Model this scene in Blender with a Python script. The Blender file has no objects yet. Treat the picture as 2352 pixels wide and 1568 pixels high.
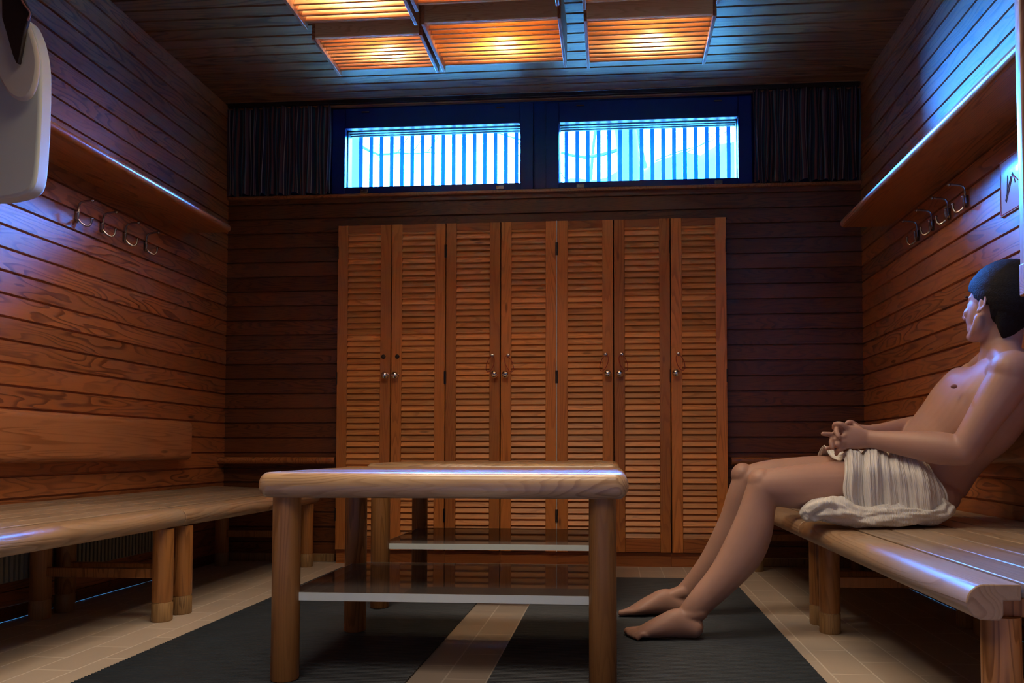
import bpy, math, random
from mathutils import Vector, Matrix, noise, Quaternion
R=math.radians
sc=bpy.context.scene; col=sc.collection
random.seed(4)
# ------------------------------------------------------------------ camera
F=1650.; PX=1292.; PY=976.; H=.62
yaw=-math.atan(118/F); pit=math.atan(59/math.hypot(F,118))
cy,sy,cp,sp=math.cos(yaw),math.sin(yaw),math.cos(pit),math.sin(pit)
fw=Vector((sy*cp,cy*cp,sp)); rt=Vector((cy,-sy,0)); up=Vector((-sy*sp,-cy*sp,cp))
CAM=Vector((0,0,H))
def at(x,y,Y):
    """point of the room at depth Y seen in that direction from the camera spot"""
    d=fw+rt*((x-PX)/F)-up*((y-PY)/F)
    return CAM+d*(Y/d.y)
cd=bpy.data.cameras.new('camera'); cam=bpy.data.objects.new('camera',cd); col.objects.link(cam)
cam.matrix_world=Matrix((( rt.x,up.x,-fw.x,0),(rt.y,up.y,-fw.y,0),(rt.z,up.z,-fw.z,H),(0,0,0,1)))
cd.sensor_width=36; cd.lens=F/2352*36; cd.shift_x=-(PX-1176)/2352; cd.shift_y=(PY-784)/2352
cd.clip_start=.02; cd.clip_end=200
sc.camera=cam
vs=sc.view_settings; vs.view_transform='Standard'; vs.look='None'; vs.gamma=1; vs.use_curve_mapping=False
vs.exposure=0
# ------------------------------------------------------------------ mesh helpers
class MB:
    def __init__(s): s.v=[]; s.f=[]
    def add(s,vs_,fs):
        o=len(s.v); s.v+= [Vector(p) for p in vs_]; s.f+=[tuple(i+o for i in f) for f in fs]; return s
    def box(s,x0,x1,y0,y1,z0,z1,M=None):
        p=[Vector((x,y,z)) for x in(x0,x1) for y in(y0,y1) for z in(z0,z1)]
        if M: p=[M@q for q in p]
        return s.add(p,[(0,1,3,2),(4,6,7,5),(0,4,5,1),(2,3,7,6),(0,2,6,4),(1,5,7,3)])
    def cyl(s,a,b,r,r2=None,n=20):
        a=Vector(a); b=Vector(b); r2=r if r2 is None else r2
        t=(b-a).normalized(); u=t.orthogonal().normalized(); w=t.cross(u)
        vs_=[]; 
        for c,q in((a,r),(b,r2)):
            for i in range(n):
                th=2*math.pi*i/n; vs_.append(c+u*math.cos(th)*q+w*math.sin(th)*q)
        fs=[(i,(i+1)%n,n+(i+1)%n,n+i) for i in range(n)]+[tuple(range(n-1,-1,-1)),tuple(range(n,2*n))]
        return s.add(vs_,fs)
    def lathe(s,c,axis,prof,n=20):
        """prof: (distance along axis, radius)"""
        c=Vector(c); t=Vector(axis).normalized(); u=t.orthogonal().normalized(); w=t.cross(u); vs_=[]; fs=[]
        for h,r in prof:
            for i in range(n):
                th=2*math.pi*i/n; vs_.append(c+t*h+(u*math.cos(th)+w*math.sin(th))*max(r,1e-5))
        m=len(prof)
        for k in range(m-1):
            for i in range(n):
                j=(i+1)%n; fs.append((k*n+i,k*n+j,(k+1)*n+j,(k+1)*n+i))
        fs+= [tuple(range(n-1,-1,-1)),tuple(range((m-1)*n,m*n))]
        return s.add(vs_,fs)
    def tube(s,pts,r,n=8): return s.loft([(p,r if not isinstance(r,(list,tuple)) else r[i],r if not isinstance(r,(list,tuple)) else r[i]) for i,p in enumerate(pts)],n=n,sub=4)
    def loft(s,secs,ref=None,n=24,sub=6,cap=True,power=2.0):
        """secs: (centre, a, b): ellipse radius a along ref (made square to the path), b across it"""
        P=[Vector(q[0]) for q in secs]; A=[q[1] for q in secs]; B=[q[2] for q in secs]
        def cr(l,i,t):
            p0=l[max(i-1,0)];p1=l[i];p2=l[i+1];p3=l[min(i+2,len(l)-1)]
            return .5*((2*p1)+(p2-p0)*t+(2*p0-5*p1+4*p2-p3)*t*t+(3*p1-p0-3*p2+p3)*t*t*t)
        C=[];AA=[];BB=[]
        for i in range(len(P)-1):
            for k in range(sub):
                t=k/sub; C.append(cr(P,i,t)); AA.append(cr(A,i,t)); BB.append(cr(B,i,t))
        C.append(P[-1]);AA.append(A[-1]);BB.append(B[-1])
        T=[(C[min(i+1,len(C)-1)]-C[max(i-1,0)]).normalized() for i in range(len(C))]
        rf=Vector(ref) if ref is not None else T[0].orthogonal()
        rings=[]
        for i,c in enumerate(C):
            t=T[i]; u=rf-t*rf.dot(t)
            if u.length<1e-4: u=t.orthogonal()
            u.normalize(); 
            if ref is None: rf=u
            w=t.cross(u); rings.append((c,t,u,w,AA[i],BB[i]))
        if cap:
            def capr(rg,sgn):
                c,t,u,w,a,b=rg; m=min(a,b); out=[]
                for q in (.35,.65,.87,.98): 
                    k=math.sqrt(1-q*q); out.append((c+t*sgn*m*q,t,u,w,a*k,b*k))
                return out
            rings=capr(rings[0],-1)[::-1]+rings+capr(rings[-1],1)
        vs_=[];fs=[]
        for c,t,u,w,a,b in rings:
            for i in range(n):
                th=2*math.pi*i/n; x=math.cos(th); y=math.sin(th)
                if power!=2: 
                    x=math.copysign(abs(x)**(2/power),x); y=math.copysign(abs(y)**(2/power),y)
                vs_.append(c+u*x*a+w*y*b)
        m=len(rings)
        for k in range(m-1):
            for i in range(n):
                j=(i+1)%n; fs.append((k*n+i,k*n+j,(k+1)*n+j,(k+1)*n+i))
        fs+=[tuple(range(n-1,-1,-1)),tuple(range((m-1)*n,m*n))]
        return s.add(vs_,fs)
    def ell(s,c,rx,ry,rz,M=None,n=20,m=12):
        vs_=[];fs=[]; c=Vector(c)
        for k in range(m+1):
            ph=math.pi*k/m
            for i in range(n):
                th=2*math.pi*i/n; sp_=max(math.sin(ph),1e-3)
                q=Vector((rx*sp_*math.cos(th),ry*sp_*math.sin(th),rz*math.cos(ph)))
                vs_.append(c+(M@q if M else q))
        for k in range(m):
            for i in range(n):
                j=(i+1)%n; fs.append((k*n+i,(k+1)*n+i,(k+1)*n+j,k*n+j))
        fs+=[tuple(range(n)),tuple(range((m+1)*n-1,m*n-1,-1))]
        return s.add(vs_,fs)
    def prism(s,prof,axis,a,b,skip=()):
        """extrude a closed 2D outline along X, Y or Z from a to b"""
        n=len(prof); vs_=[]
        for t in(a,b):
            for p,q in prof:
                vs_.append({'X':(t,p,q),'Y':(p,t,q),'Z':(p,q,t)}[axis])
        fs=[(i,(i+1)%n,n+(i+1)%n,n+i) for i in range(n)]+[tuple(range(n-1,-1,-1)),tuple(range(n,2*n))]
        return s.add(vs_,fs)
    def grid(s,P):
        nu=len(P);nv=len(P[0]); vs_=[q for r_ in P for q in r_]
        return s.add(vs_,[(i*nv+j,(i+1)*nv+j,(i+1)*nv+j+1,i*nv+j+1) for i in range(nu-1) for j in range(nv-1)])
def build(name,mb,mat,parent=None,origin=None,bevel=0,smooth=True,ang=40,label=None):
    if origin is None:
        if parent is not None: origin=Vector(parent['_w'])
        else:
            xs=[p.x for p in mb.v];ys=[p.y for p in mb.v];zs=[p.z for p in mb.v]
            origin=Vector(((min(xs)+max(xs))/2,(min(ys)+max(ys))/2,min(zs)))
    origin=Vector(origin)
    me=bpy.data.meshes.new(name); me.from_pydata([p-origin for p in mb.v],[],mb.f)
    import bmesh
    bm=bmesh.new(); bm.from_mesh(me); bmesh.ops.recalc_face_normals(bm,faces=bm.faces); bm.to_mesh(me); bm.free()
    me.materials.append(mat)
    if smooth:
        me.polygons.foreach_set('use_smooth',[True]*len(me.polygons)); me.set_sharp_from_angle(angle=R(ang))
    o=bpy.data.objects.new(name,me); col.objects.link(o); o['_w']=tuple(origin)
    if parent is not None:
        o.parent=parent; o.location=origin-Vector(parent['_w'])
    else: o.location=origin
    if bevel:
        m=o.modifiers.new('bevel','BEVEL'); m.width=bevel; m.segments=2 if bevel<.01 else 5; m.limit_method='ANGLE'; m.angle_limit=R(40)
    if label: o['label']=label
    return o
def thing(name,label,cat,loc,group=None,kind=None):
    o=bpy.data.objects.new(name,None); col.objects.link(o); o.location=loc; o['_w']=tuple(loc); o.empty_display_size=.1
    return tag(o,label,cat,group,kind)
def tag(o,label=None,cat=None,group=None,kind=None):
    if label:o['label']=label
    if cat:o['category']=cat
    if group:o['group']=group
    if kind:o['kind']=kind
    return o
def struct(name,mb,mat,parent=None,**k):
    o=build(name,mb,mat,parent,**k)
    if parent is None: o['kind']='structure'
    return o
def dup(root,d,label=None,group=None,rz=0):
    def rec(o,p):
        c=o.copy(); col.objects.link(c)
        if p is not None: c.parent=p
        for ch in [q for q in bpy.data.objects if q.parent==o and q!=c]: rec(ch,c)
        return c
    c=rec(root,None); c.location=root.location+Vector(d); c.rotation_euler.z=rz
    if label:c['label']=label
    if group:c['group']=group
    return c
# ------------------------------------------------------------------ materials
def newmat(name):
    m=bpy.data.materials.new(name); m.use_nodes=True; nt=m.node_tree; nt.nodes.clear()
    out=nt.nodes.new('ShaderNodeOutputMaterial'); return m,nt,out
def N(nt,t,**k):
    n=nt.nodes.new('ShaderNode'+t)
    for a,b in k.items(): setattr(n,a,b)
    return n
def math_(nt,op,a,b=None,c=None):
    n=N(nt,'Math',operation=op)
    for i,q in enumerate((a,b,c)):
        if q is None: continue
        if isinstance(q,(int,float)): n.inputs[i].default_value=q
        else: nt.links.new(q,n.inputs[i])
    return n.outputs[0]
def ramp(nt,fac,stops):
    n=N(nt,'ValToRGB'); r=n.color_ramp
    while len(r.elements)<len(stops): r.elements.new(.5)
    for e,(p,c) in zip(r.elements,stops): e.position=p; e.color=(*c,1) if len(c)==3 else c
    nt.links.new(fac,n.inputs[0]); return n.outputs[0]
def mixc(nt,fac,a,b,mode='MIX'):
    n=N(nt,'Mix',data_type='RGBA',blend_type=mode)
    for i,q in ((0,fac),(6,a),(7,b)):
        if isinstance(q,(int,float)): n.inputs[i].default_value=q
        elif isinstance(q,tuple): n.inputs[i].default_value=(*q,1)
        else: nt.links.new(q,n.inputs[i])
    return n.outputs[2]
def wood(name,light,dark,along='Y',pa=None,pitch=.0835,off=0.,rough=.35,rings=9.,contrast=1.,across=9.,coat=.0,bump=.25,spec=.5,lenf=.9,vary=.35,worn=None):
    """pine with cathedral growth-ring figure along one axis, one figure per board of width pitch on axis pa"""
    m,nt,out=newmat(name); L=nt.links.new
    tc=N(nt,'TexCoord'); sx=N(nt,'SeparateXYZ'); L(tc.outputs['Object'],sx.inputs[0])
    geo=N(nt,'ObjectInfo'); ax={'X':0,'Y':1,'Z':2}
    o3=sx.outputs; A=o3[ax[along]]; oth=[i for i in range(3) if i!=ax[along]]
    rnd=math_(nt,'MULTIPLY',geo.outputs['Random'],37.)
    if pa:
        bid=math_(nt,'FLOOR',math_(nt,'DIVIDE',math_(nt,'SUBTRACT',o3[ax[pa]],off),pitch))
        wn=N(nt,'TexWhiteNoise',noise_dimensions='1D'); L(bid,wn.inputs['W'])
        # boards are cut to length: shift the figure at a different joint on each board
        idv=math_(nt,'ADD',math_(nt,'MULTIPLY',wn.outputs['Value'],61.),rnd); tone=wn.outputs['Value']
    else: idv=rnd; tone=geo.outputs['Random']
    cb=N(nt,'CombineXYZ')
    L(math_(nt,'MULTIPLY_ADD',A,lenf,idv),cb.inputs[0])
    L(math_(nt,'MULTIPLY_ADD',o3[oth[0]],across,idv),cb.inputs[1])
    L(math_(nt,'MULTIPLY_ADD',o3[oth[1]],across,idv),cb.inputs[2])
    n1=N(nt,'TexNoise'); n1.inputs['Scale'].default_value=1; n1.inputs['Detail'].default_value=1.6; n1.inputs['Roughness'].default_value=.40
    L(cb.outputs[0],n1.inputs['Vector'])
    fr=math_(nt,'FRACT',math_(nt,'MULTIPLY',n1.outputs[0],rings*2.2))
    rg=ramp(nt,fr,[(0,(0,0,0)),(.55,(.14,.14,.14)),(.80,(.95,.95,.95)),(.93,(1,1,1)),(1,(0,0,0))])
    cb2=N(nt,'CombineXYZ')
    L(math_(nt,'MULTIPLY_ADD',A,5.,idv),cb2.inputs[0]); L(math_(nt,'MULTIPLY',o3[oth[0]],150),cb2.inputs[1]); L(math_(nt,'MULTIPLY',o3[oth[1]],150),cb2.inputs[2])
    n2=N(nt,'TexNoise'); n2.inputs['Scale'].default_value=1; n2.inputs['Detail'].default_value=2; L(cb2.outputs[0],n2.inputs['Vector'])
    cbs=N(nt,'CombineXYZ'); L(math_(nt,'MULTIPLY_ADD',A,1.3,idv),cbs.inputs[0]); L(math_(nt,'MULTIPLY_ADD',o3[oth[0]],5.,idv),cbs.inputs[1]); L(math_(nt,'MULTIPLY_ADD',o3[oth[1]],5.,idv),cbs.inputs[2])
    n4=N(nt,'TexNoise'); n4.inputs['Scale'].default_value=1; n4.inputs['Detail'].default_value=1; L(cbs.outputs[0],n4.inputs['Vector'])
    rg=math_(nt,'MULTIPLY',rg,ramp(nt,n4.outputs[0],[(.36,(.35,.35,.35)),(.60,(1,1,1))]))
    fac=math_(nt,'ADD',math_(nt,'MULTIPLY',rg,.85*contrast),math_(nt,'MULTIPLY',math_(nt,'SUBTRACT',n2.outputs[0],.35),.38*contrast))
    cl=N(nt,'Clamp'); L(fac,cl.inputs[0])
    c=mixc(nt,cl.outputs[0],light,dark)
    br=math_(nt,'MULTIPLY_ADD',tone,vary,1-vary*.6)
    n3=N(nt,'TexNoise'); n3.inputs['Scale'].default_value=1.7; n3.inputs['Detail'].default_value=3; L(tc.outputs['Object'],n3.inputs['Vector'])
    br=math_(nt,'MULTIPLY',br,math_(nt,'MULTIPLY_ADD',n3.outputs[0],.5,.75))
    # knots
    vk=N(nt,'TexVoronoi'); vk.inputs['Scale'].default_value=1.; 
    cb3=N(nt,'CombineXYZ'); L(math_(nt,'MULTIPLY_ADD',A,2.2,idv),cb3.inputs[0]); L(math_(nt,'MULTIPLY_ADD',o3[oth[0]],8.,idv),cb3.inputs[1]); L(math_(nt,'MULTIPLY_ADD',o3[oth[1]],8.,idv),cb3.inputs[2])
    L(cb3.outputs[0],vk.inputs['Vector'])
    kn=ramp(nt,vk.outputs['Distance'],[(0,(1,1,1)),(.035,(1,1,1)),(.075,(0,0,0)),(1,(0,0,0))])
    cbr=N(nt,'CombineColor'); 
    for i in range(3): L(br,cbr.inputs[i])
    c=mixc(nt,1.,c,cbr.outputs[0],'MULTIPLY')
    c=mixc(nt,math_(nt,'MULTIPLY',kn,.8),c,tuple(q*.45 for q in dark))
    if worn:
        nw=N(nt,'TexNoise'); nw.inputs['Scale'].default_value=5; nw.inputs['Detail'].default_value=5; L(tc.outputs['Object'],nw.inputs['Vector'])
        c=mixc(nt,ramp(nt,nw.outputs[0],[(.42,(0,0,0)),(.62,(.7,.7,.7))]),c,worn)
    b=N(nt,'BsdfPrincipled'); L(c,b.inputs['Base Color'])
    L(math_(nt,'MULTIPLY_ADD',n3.outputs[0],.14,rough-.07),b.inputs['Roughness'])
    b.inputs['Specular IOR Level'].default_value=spec
    b.inputs['Coat Weight'].default_value=coat; b.inputs['Coat Roughness'].default_value=.30
    bp=N(nt,'Bump'); bp.inputs['Strength'].default_value=bump; bp.inputs['Distance'].default_value=.0012
    L(math_(nt,'SUBTRACT',1.,cl.outputs[0]),bp.inputs['Height']); L(bp.outputs[0],b.inputs['Normal'])
    L(b.outputs[0],out.inputs[0]); return m
def plain(name,c,rough=.5,metal=0,spec=.5,noise_amt=.12,scale=30,bump=0,sss=0,trans=0,alpha=None,coat=0):
    m,nt,out=newmat(name); L=nt.links.new; b=N(nt,'BsdfPrincipled')
    tc=N(nt,'TexCoord'); n=N(nt,'TexNoise'); n.inputs['Scale'].default_value=scale; n.inputs['Detail'].default_value=4; L(tc.outputs['Object'],n.inputs['Vector'])
    cc=mixc(nt,n.outputs[0],tuple(q*(1-noise_amt) for q in c),tuple(min(1,q*(1+noise_amt)) for q in c)); L(cc,b.inputs['Base Color'])
    b.inputs['Roughness'].default_value=rough; b.inputs['Metallic'].default_value=metal; b.inputs['Specular IOR Level'].default_value=spec
    b.inputs['Coat Weight'].default_value=coat
    if sss: b.inputs['Subsurface Weight'].default_value=sss; b.inputs['Subsurface Radius'].default_value=(.02,.008,.004); b.inputs['Subsurface Scale'].default_value=.5
    if bump:
        bp=N(nt,'Bump'); bp.inputs['Strength'].default_value=bump; bp.inputs['Distance'].default_value=.002; L(n.outputs[0],bp.inputs['Height']); L(bp.outputs[0],b.inputs['Normal'])
    L(b.outputs[0],out.inputs[0]); return m
LT=(.46,.150,.040); DK=(.15,.036,.008)
PITCH=.0835; OFF=.0245
M={}
M['wall_side']=wood('pine_boards_side',LT,DK,'Y','Z',PITCH,OFF,rough=.52,coat=.30,bump=.22,contrast=1.0,rings=5.2,across=14,lenf=2.4,spec=.95)
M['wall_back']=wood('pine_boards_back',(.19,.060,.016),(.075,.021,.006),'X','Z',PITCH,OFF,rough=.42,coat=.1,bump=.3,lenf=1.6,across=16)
M['ceil']=wood('pine_boards_ceiling',(.30,.13,.05),(.12,.045,.015),'X','Y',.078,0,rough=.46,coat=.1,bump=.2,rings=6)
M['shelf']=wood('pine_shelf',(.45,.16,.045),(.2,.055,.013),'Y',None,rough=.3,coat=.4,bump=.2)
M['stile']=wood('pine_stile',(.70,.26,.058),(.48,.15,.03),'Z',None,rough=.4,across=11,bump=.2,vary=.5)
M['slat']=wood('pine_slat',(.88,.38,.105),(.56,.20,.045),'X','Z',.0327,.0229,rough=.42,across=22,bump=.12,vary=.55,lenf=2.5,rings=3,contrast=.8)
M['rail']=wood('pine_rail',(.45,.15,.035),(.26,.075,.015),'X',None,rough=.4,bump=.2)
M['bench']=wood('worn_pine_bench',(.40,.295,.21),(.23,.155,.10),'Y',None,rough=.36,coat=.15,bump=.4,contrast=.8)
M['nose']=wood('worn_pine_nosing',(.46,.30,.18),(.26,.15,.08),'Y',None,rough=.38,coat=.15,bump=.4,worn=(.37,.28,.20))
M['backrest']=wood('pine_backrest',(.45,.18,.075),(.29,.10,.035),'Y',None,rough=.34,coat=.4,bump=.15,across=14)
M['leg']=wood('pine_leg',(.46,.20,.06),(.22,.085,.022),'Z',None,rough=.4,bump=.3,across=14)
M['ltable']=wood('pine_table_leg',(.42,.195,.058),(.23,.095,.025),'Z',None,rough=.4,bump=.3,across=14)
M['cap']=wood('pine_foot',(.40,.24,.10),(.2,.11,.045),'Z',None,rough=.5,bump=.3,across=30)
M['table']=wood('worn_table_top',(.50,.32,.17),(.30,.17,.085),'X',None,rough=.24,coat=.7,bump=.25,across=14,lenf=1.5)
M['lamp']=wood('lamp_pine',(.74,.46,.22),(.52,.26,.09),'X',None,rough=.45,across=22,bump=.1,vary=.5,lenf=2)
M['lampside']=wood('lamp_frame_pine',(.42,.17,.06),(.2,.07,.02),'Y',None,rough=.45)
M['dark_frame']=plain('window_glare_navy',(.003,.02,.17),rough=.4,scale=8)  # navy base colour stands in for the blue glare around the windows
M['bar']=plain('bar_glare_blue',(.02,.22,.75),rough=.5)  # blue put into the bar colour for the glare of the bright sky
M['reveal']=plain('blue_reveal',(.02,.012,.006),rough=.5)
M['chrome']=plain('chrome',(.8,.78,.75),rough=.09,metal=1,noise_amt=.03)
M['darkmetal']=plain('dark_steel',(.06,.05,.05),rough=.35,metal=.8)
M['hookm']=plain('nickel_hook',(.35,.32,.31),rough=.25,metal=1)
M['band']=plain('red_rubber_band',(.35,.03,.02),rough=.5)
M['white_strip']=plain('pale_edge_strip',(.85,.8,.75),rough=.4)
M['skin']=plain('skin',(.47,.27,.205),rough=.48,scale=9,noise_amt=.13,sss=.12,bump=.12,spec=.4)
M['lip']=plain('lip_skin',(.45,.19,.15),rough=.5)
M['nipple']=plain('areola_skin',(.33,.15,.11),rough=.6)
M['nail']=plain('nail',(.6,.42,.36),rough=.3)
M['eye']=plain('eye_white',(.7,.68,.64),rough=.2,noise_amt=.02)
M['iris']=plain('iris_brown',(.06,.035,.02),rough=.15)
M['hair']=plain('dark_hair',(.012,.009,.008),spec=.25,rough=.75,scale=220,bump=1.0,noise_amt=.5)
M['dark_leather']=plain('dark_leather',(.018,.008,.007),rough=.55)
M['cream']=plain('cream_cloth',(.52,.48,.40),rough=.8,noise_amt=.04)
M['cloth']=plain('white_cloth',(.52,.57,.52),rough=.75,noise_amt=.04,scale=5)
M['radiator']=plain('grey_radiator',(.28,.29,.25),rough=.5)
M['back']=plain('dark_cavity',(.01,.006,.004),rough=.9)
def mat_towel():
    m,nt,out=newmat('gauze_towel'); L=nt.links.new; b=N(nt,'BsdfPrincipled'); tc=N(nt,'TexCoord')
    w=N(nt,'TexWave',wave_type='BANDS',bands_direction='X'); w.inputs['Scale'].default_value=28; w.inputs['Distortion'].default_value=5; w.inputs['Detail'].default_value=2; w.inputs['Detail Scale'].default_value=1.2
    L(tc.outputs['UV'],w.inputs['Vector'])
    n=N(nt,'TexNoise'); n.inputs['Scale'].default_value=90; n.inputs['Detail'].default_value=5; L(tc.outputs['Object'],n.inputs['Vector'])
    h=math_(nt,'ADD',w.outputs[1],math_(nt,'MULTIPLY',n.outputs[0],.5))
    bp=N(nt,'Bump'); bp.inputs['Strength'].default_value=.45; bp.inputs['Distance'].default_value=.003; L(h,bp.inputs['Height']); L(bp.outputs[0],b.inputs['Normal'])
    L(mixc(nt,n.outputs[0],(.72,.70,.66),(.84,.82,.79)),b.inputs['Base Color']); b.inputs['Roughness'].default_value=.9
    L(b.outputs[0],out.inputs[0]); return m
M['towel']=mat_towel()
def mat_tile():
    m,nt,out=newmat('beige_floor_tiles'); L=nt.links.new; b=N(nt,'BsdfPrincipled'); tc=N(nt,'TexCoord')
    mp=N(nt,'Mapping'); mp.inputs['Rotation'].default_value=(0,0,R(90)); mp.inputs['Location'].default_value=(.03,.1075,0); L(tc.outputs['Object'],mp.inputs['Vector'])
    br=N(nt,'TexBrick'); br.offset=.5; L(mp.outputs[0],br.inputs['Vector'])
    br.inputs['Scale'].default_value=1; br.inputs['Brick Width'].default_value=.24; br.inputs['Row Height'].default_value=.118; br.inputs['Mortar Size'].default_value=.0028; br.inputs['Mortar Smooth'].default_value=.2; br.inputs['Bias'].default_value=0
    br.inputs['Color1'].default_value=(.46,.385,.31,1); br.inputs['Color2'].default_value=(.52,.44,.36,1); br.inputs['Mortar'].default_value=(.72,.65,.56,1)
    n=N(nt,'TexNoise'); n.inputs['Scale'].default_value=12; n.inputs['Detail'].default_value=6; L(tc.outputs['Object'],n.inputs['Vector'])
    L(mixc(nt,math_(nt,'MULTIPLY',n.outputs[0],.4),br.outputs['Color'],(.38,.32,.26)),b.inputs['Base Color'])
    b.inputs['Roughness'].default_value=.42
    bp=N(nt,'Bump'); bp.inputs['Strength'].default_value=.3; bp.inputs['Distance'].default_value=.002; L(math_(nt,'SUBTRACT',1.,br.outputs['Fac']),bp.inputs['Height']); L(bp.outputs[0],b.inputs['Normal'])
    L(b.outputs[0],out.inputs[0]); return m
M['tile']=mat_tile()
M['mat']=plain('dark_ribbed_rubber',(.017,.026,.037),rough=.5,scale=14,noise_amt=.35)
def mat_glass(name,tint,refl_rough=.02,base=.0,milk=None):
    m,nt,out=newmat(name); L=nt.links.new
    t=N(nt,'BsdfTransparent'); t.inputs[0].default_value=(*tint,1)
    g=N(nt,'BsdfGlossy'); g.inputs['Roughness'].default_value=refl_rough
    fr=N(nt,'Fresnel'); fr.inputs[0].default_value=1.5
    mx=N(nt,'MixShader'); L(math_(nt,'ADD',fr.outputs[0],base),mx.inputs[0]); L(t.outputs[0],mx.inputs[1]); L(g.outputs[0],mx.inputs[2]); last=mx
    if milk:
        df=N(nt,'BsdfDiffuse'); df.inputs[0].default_value=(*milk,1); m2=N(nt,'MixShader'); m2.inputs[0].default_value=.30; L(mx.outputs[0],m2.inputs[1]); L(df.outputs[0],m2.inputs[2]); last=m2
    L(last.outputs[0],out.inputs[0]); return m
M['pane']=mat_glass('window_glass',(.9,.96,1))
M['shelfglass']=mat_glass('shelf_glass',(.5,.46,.44),.03,.05,(.30,.27,.25))
M['glassedge']=plain('frosted_glass_edge',(.78,.90,.88),rough=.3,noise_amt=.04,sss=0)
def mat_emit(name,c,s):
    m,nt,out=newmat(name); e=N(nt,'Emission'); e.inputs[0].default_value=(*c,1); e.inputs[1].default_value=s
    nt.links.new(e.outputs[0],out.inputs[0]); return m
WARM=(1.,.82,.56)
M['bulb']=mat_emit('lit_bulb',(1.,.8,.55),22.)
def mat_curtain():
    m,nt,out=newmat('striped_curtain'); L=nt.links.new; b=N(nt,'BsdfPrincipled'); tc=N(nt,'TexCoord')
    sx=N(nt,'SeparateXYZ'); L(tc.outputs['UV'],sx.inputs[0])
    u=math_(nt,'MULTIPLY',sx.outputs[0],15.); fr=math_(nt,'FRACT',u)
    c=ramp(nt,fr,[(0,(.10,.045,.05)),(.16,(.04,.02,.035)),(.24,(.30,.25,.22)),(.30,(.02,.02,.05)),(.46,(.012,.05,.06)),(.58,(.13,.05,.045)),(.72,(.015,.015,.03)),(.86,(.05,.12,.13)),(.93,(.2,.15,.14))])
    c.node.color_ramp.interpolation='CONSTANT'
    L(c,b.inputs['Base Color']); b.inputs['Roughness'].default_value=.9
    L(b.outputs[0],out.inputs[0]); return m
M['curtain']=mat_curtain()
# ------------------------------------------------------------------ room shell
XL,XR,YB,ZC=-2.215,1.337,3.95,2.61
Y0=-.9
def boards_profile(z0,z1,pitch,off,g=.010,d=.010):
    """(depth,z) outline of V-jointed boards from z0 to z1; depth 0 = face"""
    pts=[(0,z0)]; k=math.ceil((z0-off)/pitch+1e-6)
    while off+k*pitch<z1-1e-4:
        z=off+k*pitch
        if z-g/2>z0: pts+=[(0,z-g*.5),(d,z-g*.3),(d,z+g*.3),(0,z+g*.5)]
        k+=1
    pts.append((0,z1)); return pts
def flat_mesh(mb_profile,thick):
    return mb_profile+[(thick,mb_profile[-1][1]),(thick,mb_profile[0][1])]
pr=flat_mesh(boards_profile(-.06,ZC+.09,PITCH,OFF),.12)
struct('wall_left',MB().prism([(XL-d,z) for d,z in pr],'Y',Y0-.05,YB+.15),M['wall_side'],origin=(0,0,0),smooth=False)
struct('wall_right',MB().prism([(XR+d,z) for d,z in pr],'Y',Y0-.05,YB+.15),M['wall_side'],origin=(0,0,0),smooth=False)
pb=flat_mesh(boards_profile(-.06,2.068,PITCH,OFF),.12)
struct('wall_back',MB().prism([(YB+d,z) for d,z in pb],'X',XL-.08,XR+.08),M['wall_back'],origin=(0,0,0),smooth=False)
struct('wall_rear',MB().box(XL-.12,XR+.12,Y0-.10,Y0,-.06,ZC+.09),M['wall_back'],origin=(0,0,0),smooth=False)
pc=flat_mesh(boards_profile(Y0-.08,YB+.3,.078,0,g=.013,d=.012),.08)
struct('ceiling',MB().prism([(y,ZC+d) for d,y in pc],'X',XL-.08,XR+.08),M['ceil'],origin=(0,0,0),smooth=False)
struct('floor',MB().box(XL-.08,XR+.08,Y0-.08,YB+.12,-.06,0),M['tile'],origin=(0,0,0),smooth=False)
struct('trim_1',MB().box(XL,XR,YB-.028,YB,ZC-.03,ZC),M['ceil'],bevel=.004)
struct('trim_2',MB().box(XL,XR,YB-.02,YB+.005,2.060,2.078),M['shelf'],bevel=.004)
struct('baseboard_back',MB().box(XL,-1.56,YB-.014,YB,.0,.045).box(.64,XR,YB-.014,YB,.0,.045),M['cap'],bevel=.003)
struct('baseboard_left',MB().box(XL,XL+.012,Y0,YB-.02,.0,.05),M['wall_back'],bevel=.003)
struct('baseboard_right',MB().box(XR-.012,XR,Y0,YB-.02,.0,.05),M['wall_back'],bevel=.003)
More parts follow.
